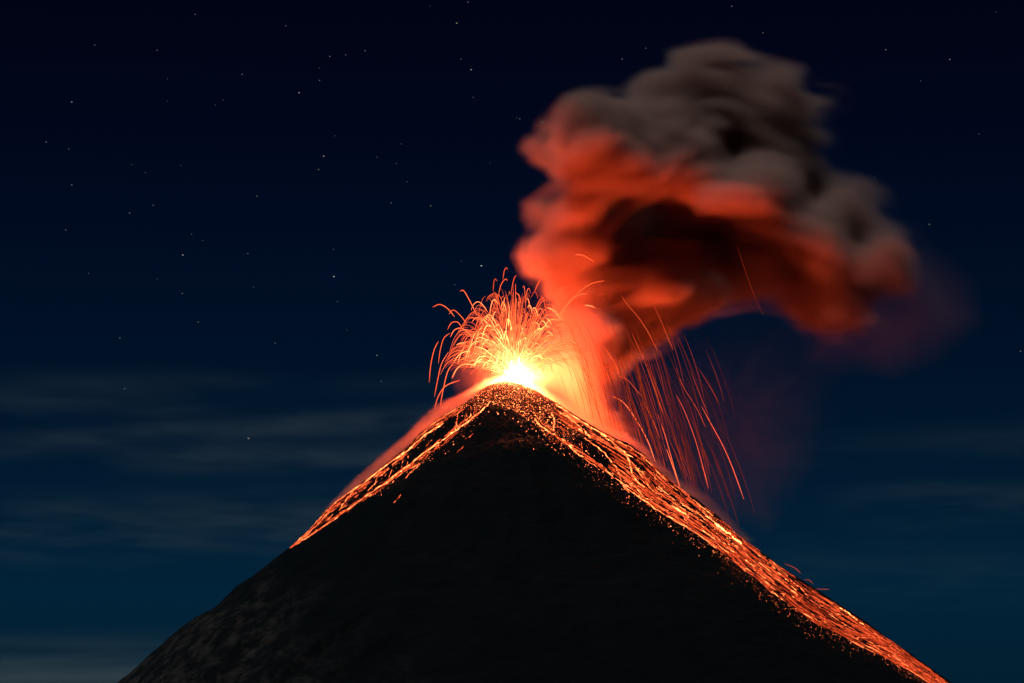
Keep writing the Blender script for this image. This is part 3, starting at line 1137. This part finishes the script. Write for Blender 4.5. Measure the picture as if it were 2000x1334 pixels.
# (coordinates bent round the arch of the cloud: u along the drift, v across it)
ox, oz = (at(1440, 800, 100).x - mid.x) / 0.6, (at(1440, 800, 100).z - mid.z) / 0.6
rad_ = np.hypot(xx - ox, zz - oz)
u_ = np.arctan2(xx - ox, zz - oz) * 430 + 40 * w1
v_ = rad_ + 40 * w2
del rad_
n1 = lattice_noise(u_ / 130, yy / 90, v_ / 90, 3)
n2 = lattice_noise(u_ / 84, yy / 52, v_ / 46, 4)
n3 = lattice_noise(u_ / 64, yy / 38, v_ / 25, 5)
n4 = lattice_noise(u_ / 52, yy / 28, v_ / 14, 6)
bil = (0.5 - np.abs(n1)) * 1.1 + (0.5 - np.abs(n2)) * 0.75 + n3 * 0.56 + n4 * 0.42
del w1, w2, n1, n2, n3, n4, u_, v_
# forward and backward bulges of the smoke (pixel x, y, radius, towards the camera)
BULGE = [(1130, 195, 100, 170), (1110, 330, 85, 75), (1100, 430, 80, 45), (1150, 560, 80, 0), (1250, 325, 90, 95), (1430, 385, 75, 75), (1560, 455, 70, 40),
         (1690, 570, 90, -25), (1500, 340, 42, 60), (1430, 297, 45, -60), (1588, 372, 38, -75), (1668, 445, 45, -60), (1540, 520, 40, -45), (1750, 470, 40, 30), (1630, 610, 40, 30), (1330, 565, 80, 40), (1480, 570, 70, -10), (1270, 440, 70, -100), (1400, 465, 65, -85), (1420, 190, 100, -30),
         (1565, 265, 90, -50), (1470, 290, 60, -15), (1600, 590, 70, -30), (1640, 500, 80, 20)]
ycP = -10 - 150 * (1 - np.exp(-np.hypot(TX - 1006, TY - 735) / 230))
for bx, by, br, f in BULGE:
    ycP = ycP + f * np.exp(-(((TX - bx) ** 2 + (TY - by) ** 2) / br ** 2))
sd = table(poly_sd(TX, TY, PLUME))
T = np.minimum(sd, 85)
ydist = np.abs(yy + table(ycP) / 0.6)
f = np.sqrt(np.maximum(T, 0)) * 9.2
core_f = np.where(T > 0, 1 - ydist / np.maximum(f, 1), -1) * np.minimum(np.maximum(T, 0), 60) + np.minimum(T, 0)
field = core_f + (bil - 0.33) * 33 * smooth(sd, -10, 16)
edge_soft = 26 + 40 * smooth(PXg, 1300, 1780)
dens = (np.clip(field / edge_soft, 0, 1) ** 1.4).astype(np.float32)
del field, core_f, f
dens = box_blur(box_blur(box_blur(dens, 0, 5), 1, 1), 2, 1)
# thinner close to the vent and in the column
vd = np.hypot(PXg - 1006, PYg - 735)
dens *= 0.06 + 0.94 * smooth(vd + 0.25 * (1200 - PXg), 105, 300)
vr = np.hypot(np.hypot(PXg - 1012, PYg - 715), (yy - 13))
dens *= (1 + 1.6 * np.exp(-((PXg - 1215) ** 2 + (PYg - 610) ** 2) / 90 ** 2) + 5.0 * np.exp(-((PXg - 1175) ** 2 + (PYg - 695) ** 2) / 58 ** 2)).astype(np.float32)
dens += (0.03 * np.exp(-(vr / 28) ** 2) + 0.010 * np.exp(-(vr / 85) ** 2)).astype(np.float32)
del vr
# ash falling out of the cloud, and the ragged halo at its far end
sv = table(poly_sd(TX, TY, VEIL))
dens += 0.0042 * smooth(sv, -90, 120) * np.exp(-(ydist / 70) ** 2) * (0.6 + 0.6 * np.clip(bil, 0, 1))
sh = table(poly_sd(TX, TY, HALO))
dens += 0.03 * smooth(sh, -50, 90) * np.exp(-(ydist / 60) ** 2) * np.clip(0.7 + 0.4 * bil, 0, 1)
del sv, sh
# fumes that creep down both ridges
sky_l = np.interp(PXg, [p[0] for p in PL[::-1]], [p[1] for p in PL[::-1]])
sky_r = np.interp(PXg, [p[0] for p in PR], [p[1] for p in PR])
above = np.where(PXg < 992, sky_l, sky_r) - PYg
hL = np.interp(PXg, [600, 660, 700, 760, 850, 930, 990], [0, 6, 17, 20, 24, 15, 8])
hR = np.interp(PXg, [1000, 1200, 1300, 1400, 1520, 1700], [10, 16, 16, 22, 10, 0])
hh = np.where(PXg < 992, hL, hR)
creep = np.where(hh > 0.5, np.clip(1 - above / np.maximum(hh * 1.25, 1), 0, 1) ** 1.4, 0) * (above > -45)
creep *= np.exp(-((yy - 5) / 40) ** 2) * np.clip(0.7 + 0.9 * bil, 0.12, 1.4)
dens += (creep * CREEP * np.interp(PXg, [640, 700, 930, 1000, 1200, 1420, 1600], [0.25, 0.6, 0.35, 0.05, 0.22, 0.12, 0.05])).astype(np.float32)
del creep, above, sky_l, sky_r, hh, hL, hR, vd, ydist, bil, sd, T
dens[:2] = 0
dens[-2:] = 0
dens[:, :1] = 0
dens[:, -1:] = 0
dens[:, :, :1] = 0
dens[:, :, -2:] = 0
dens[dens < 0.0008] = 0
SMOKE = smoke_material('ash_smoke', (0.86, 0.40, 0.30), 0.11, 0.0)
o = volume_object('ash_plume', dens, (X0, Y0, Zb), (X1, Y1, Zt), SMOKE)
tag(o, 'billowing ash plume lit red from below and grey by the moon on top', 'ash plume', kind='stuff')
print('plume grid', dens.shape, 'filled', float((dens > 0).mean()))
del dens

# high thin clouds far behind, and the low bank on the horizon at left
Yc = 14000.0
cx0, cx1 = at(-60, 900, Yc).x, at(2060, 900, Yc).x
cz0, cz1 = at(1000, 1345, Yc).z, at(1000, 640, Yc).z
sh_ = (300, 12, 220)
px_ = np.linspace(-60, 2060, sh_[0])[:, None, None]
py_ = np.linspace(1345, 640, sh_[2])[None, None, :]
nA = fbm(sh_, (6, 2, 16), 51, 4, 0.55)
nB = fbm(sh_, (4, 1, 5), 61, 3, 0.5)
nC = fbm(sh_, (22, 2, 60), 71, 3, 0.65)
nD = fbm(sh_, (3, 1, 34), 81, 3, 0.5)


def bandc(px0, py0, px1, py1, th_, amp_):
    t = np.clip((px_ - px0) / (px1 - px0), 0, 1)
    yc_ = py0 + (py1 - py0) * t + 9 * nB
    ends = smooth(px_, px0 - 120, px0 + 120) * (1 - smooth(px_, px1 - 40, px1 + 200))
    return amp_ * ends * np.exp(-((py_ - yc_) / th_) ** 2)


cl = (bandc(-60, 860, 900, 795, 20, 0.85) + bandc(250, 892, 860, 868, 20, 1.15) + bandc(-60, 1030, 800, 1010, 50, 0.85)
      + bandc(-60, 735, 420, 735, 28, 0.3) + bandc(-60, 770, 300, 785, 16, 0.4) + bandc(1700, 980, 2060, 985, 34, 0.5)
      + bandc(1600, 870, 2060, 850, 30, 0.2) + bandc(1500, 1100, 2060, 1130, 60, 0.2) + bandc(600, 745, 900, 720, 20, 0.15)
      + bandc(560, 975, 760, 965, 14, 0.25))
cl = cl * np.clip(0.75 + 0.8 * nA + 0.7 * nC, 0, 2.2)
bank = smooth(py_ + 6 * nB, 1212, 1334) * (1 - smooth(px_, 500, 900)) * np.clip(0.85 + 0.9 * nD + 0.3 * nC, 0.15, 2.4)
cl = np.broadcast_to(cl * 0.75 + bank * 1.1, sh_).copy()
cl[:1] = 0
cl[-1:] = 0
cl[:, :, -1:] = 0
cl[:, :, :1] = 0
cl[:, :1] = 0
cl[:, -1:] = 0
cl[cl < 0.01] = 0
CLOUD = smoke_material('thin_cloud', (0.95, 0.78, 0.66), 0.00042)
o = volume_object('clouds', cl, (cx0, Yc, cz0), (cx1, Yc + 900, cz1), CLOUD)
tag(o, 'thin grey cloud bands low in the night sky behind the volcano', 'clouds', kind='stuff')

# ------------------------------------------------------------------ stars
m, n, l = new_mat('starlight')
out = n.new('ShaderNodeOutputMaterial')
em = n.new('ShaderNodeEmission')
oi = n.new('ShaderNodeObjectInfo')
l.new(oi.outputs['Color'], em.inputs['Color'])
l.new(em.outputs[0], out.inputs['Surface'])
m.cycles.emission_sampling = 'NONE'
STAR = m
mb = MB()
mb.rock(Vector((0, 0, 0)), 1.0, 1.0)
star_me = None
STARS = [  # x, y, brightness, label or None
    (940, 519, 1.3, 'brightest white star, just left above the lava fountain'),
    (652, 540, 1.0, 'bright white star alone in the sky left of the fountain'),
    (1059, 238, 0.9, 'bright star touching the left edge of the red smoke'),
    (485, 856, 0.9, 'bright low star above the long cloud band'),
    (357, 498, 0.8, 'bright star left of the middle of the sky'),
    (632, 305, 0.75, 'yellowish star in the upper middle sky'),
    (140, 199, 0.7, 'clear star near the upper left edge of the sky'),
    (584, 181, 0.7, 'clear star high between the left edge and the smoke'),
    (892, 45, 0.7, 'yellowish star close to the top of the sky'),
    (920, 136, 0.7, 'clear star high left of the grey smoke'),
    (1815, 438, 0.5, 'star beside the right end of the ash plume'),
    (1855, 116, 0.5, 'star high at the right of the sky'),
    (1730, 97, 0.45, 'star between the grey smoke top and the right edge'),
    (736, 694, 0.45, 'star low beside the left of the fountain'),
    (744, 745, 0.45, 'star lowest beside the left ridge'),
    (243, 759, 0.5, 'star low at the left above the clouds')]
for x, y in [(185, 88), (307, 98), (381, 28), (558, 50), (473, 145), (90, 277), (134, 291), (140, 361), (502, 383), (644, 110), (675, 107),
             (713, 99), (624, 157), (622, 331), (914, 4), (1015, 232), (764, 396), (299, 401), (253, 416), (128, 449), (484, 495), (356, 573),
             (387, 629), (234, 660), (537, 670), (841, 402), (1429, 12), (1490, 64), (1708, 348), (1261, 94), (1215, 115), (1993, 686)]:
    STARS.append((x, y, random.uniform(0.26, 0.42), None))
for x, y in [(327, 198), (327, 154), (420, 205), (436, 195), (257, 321), (284, 337), (353, 323), (623, 133), (654, 265), (840, 12), (900, 115),
             (924, 190), (1009, 230), (784, 281), (736, 307), (774, 319), (795, 355), (957, 318), (374, 457), (396, 470), (173, 534), (307, 545),
             (495, 561), (436, 729), (651, 487), (901, 510), (888, 556), (659, 589), (678, 645), (1798, 158), (1945, 23), (1912, 262), (1295, 96)]:
    STARS.append((x, y, random.uniform(0.1, 0.2), None))
SD = 60000.0
o0 = mb.build('star', STAR)
star_me = o0.data
for j, (x, y, b, lab) in enumerate(STARS):
    o = o0 if j == 0 else o0.copy()
    if j:
        COL.objects.link(o)
    o.location = at(x, y, SD)
    s = 13.0 + 5.0 * min(1, b)
    o.scale = (s, s, s)
    tint = random.choice([(0.8, 0.9, 1.0), (1, 1, 1), (1, 0.92, 0.8)])
    if lab and 'yellowish' in lab:
        tint = (1, 0.85, 0.6)
    o.color = (tint[0] * b * 0.52, tint[1] * b * 0.52, tint[2] * b * 0.52, 1)
    tag(o, lab or ('small pale star scattered in the dark blue sky' if b > 0.22 else 'barely visible faint star scattered in the dark blue sky'),
        'star', 'stars in the night sky')
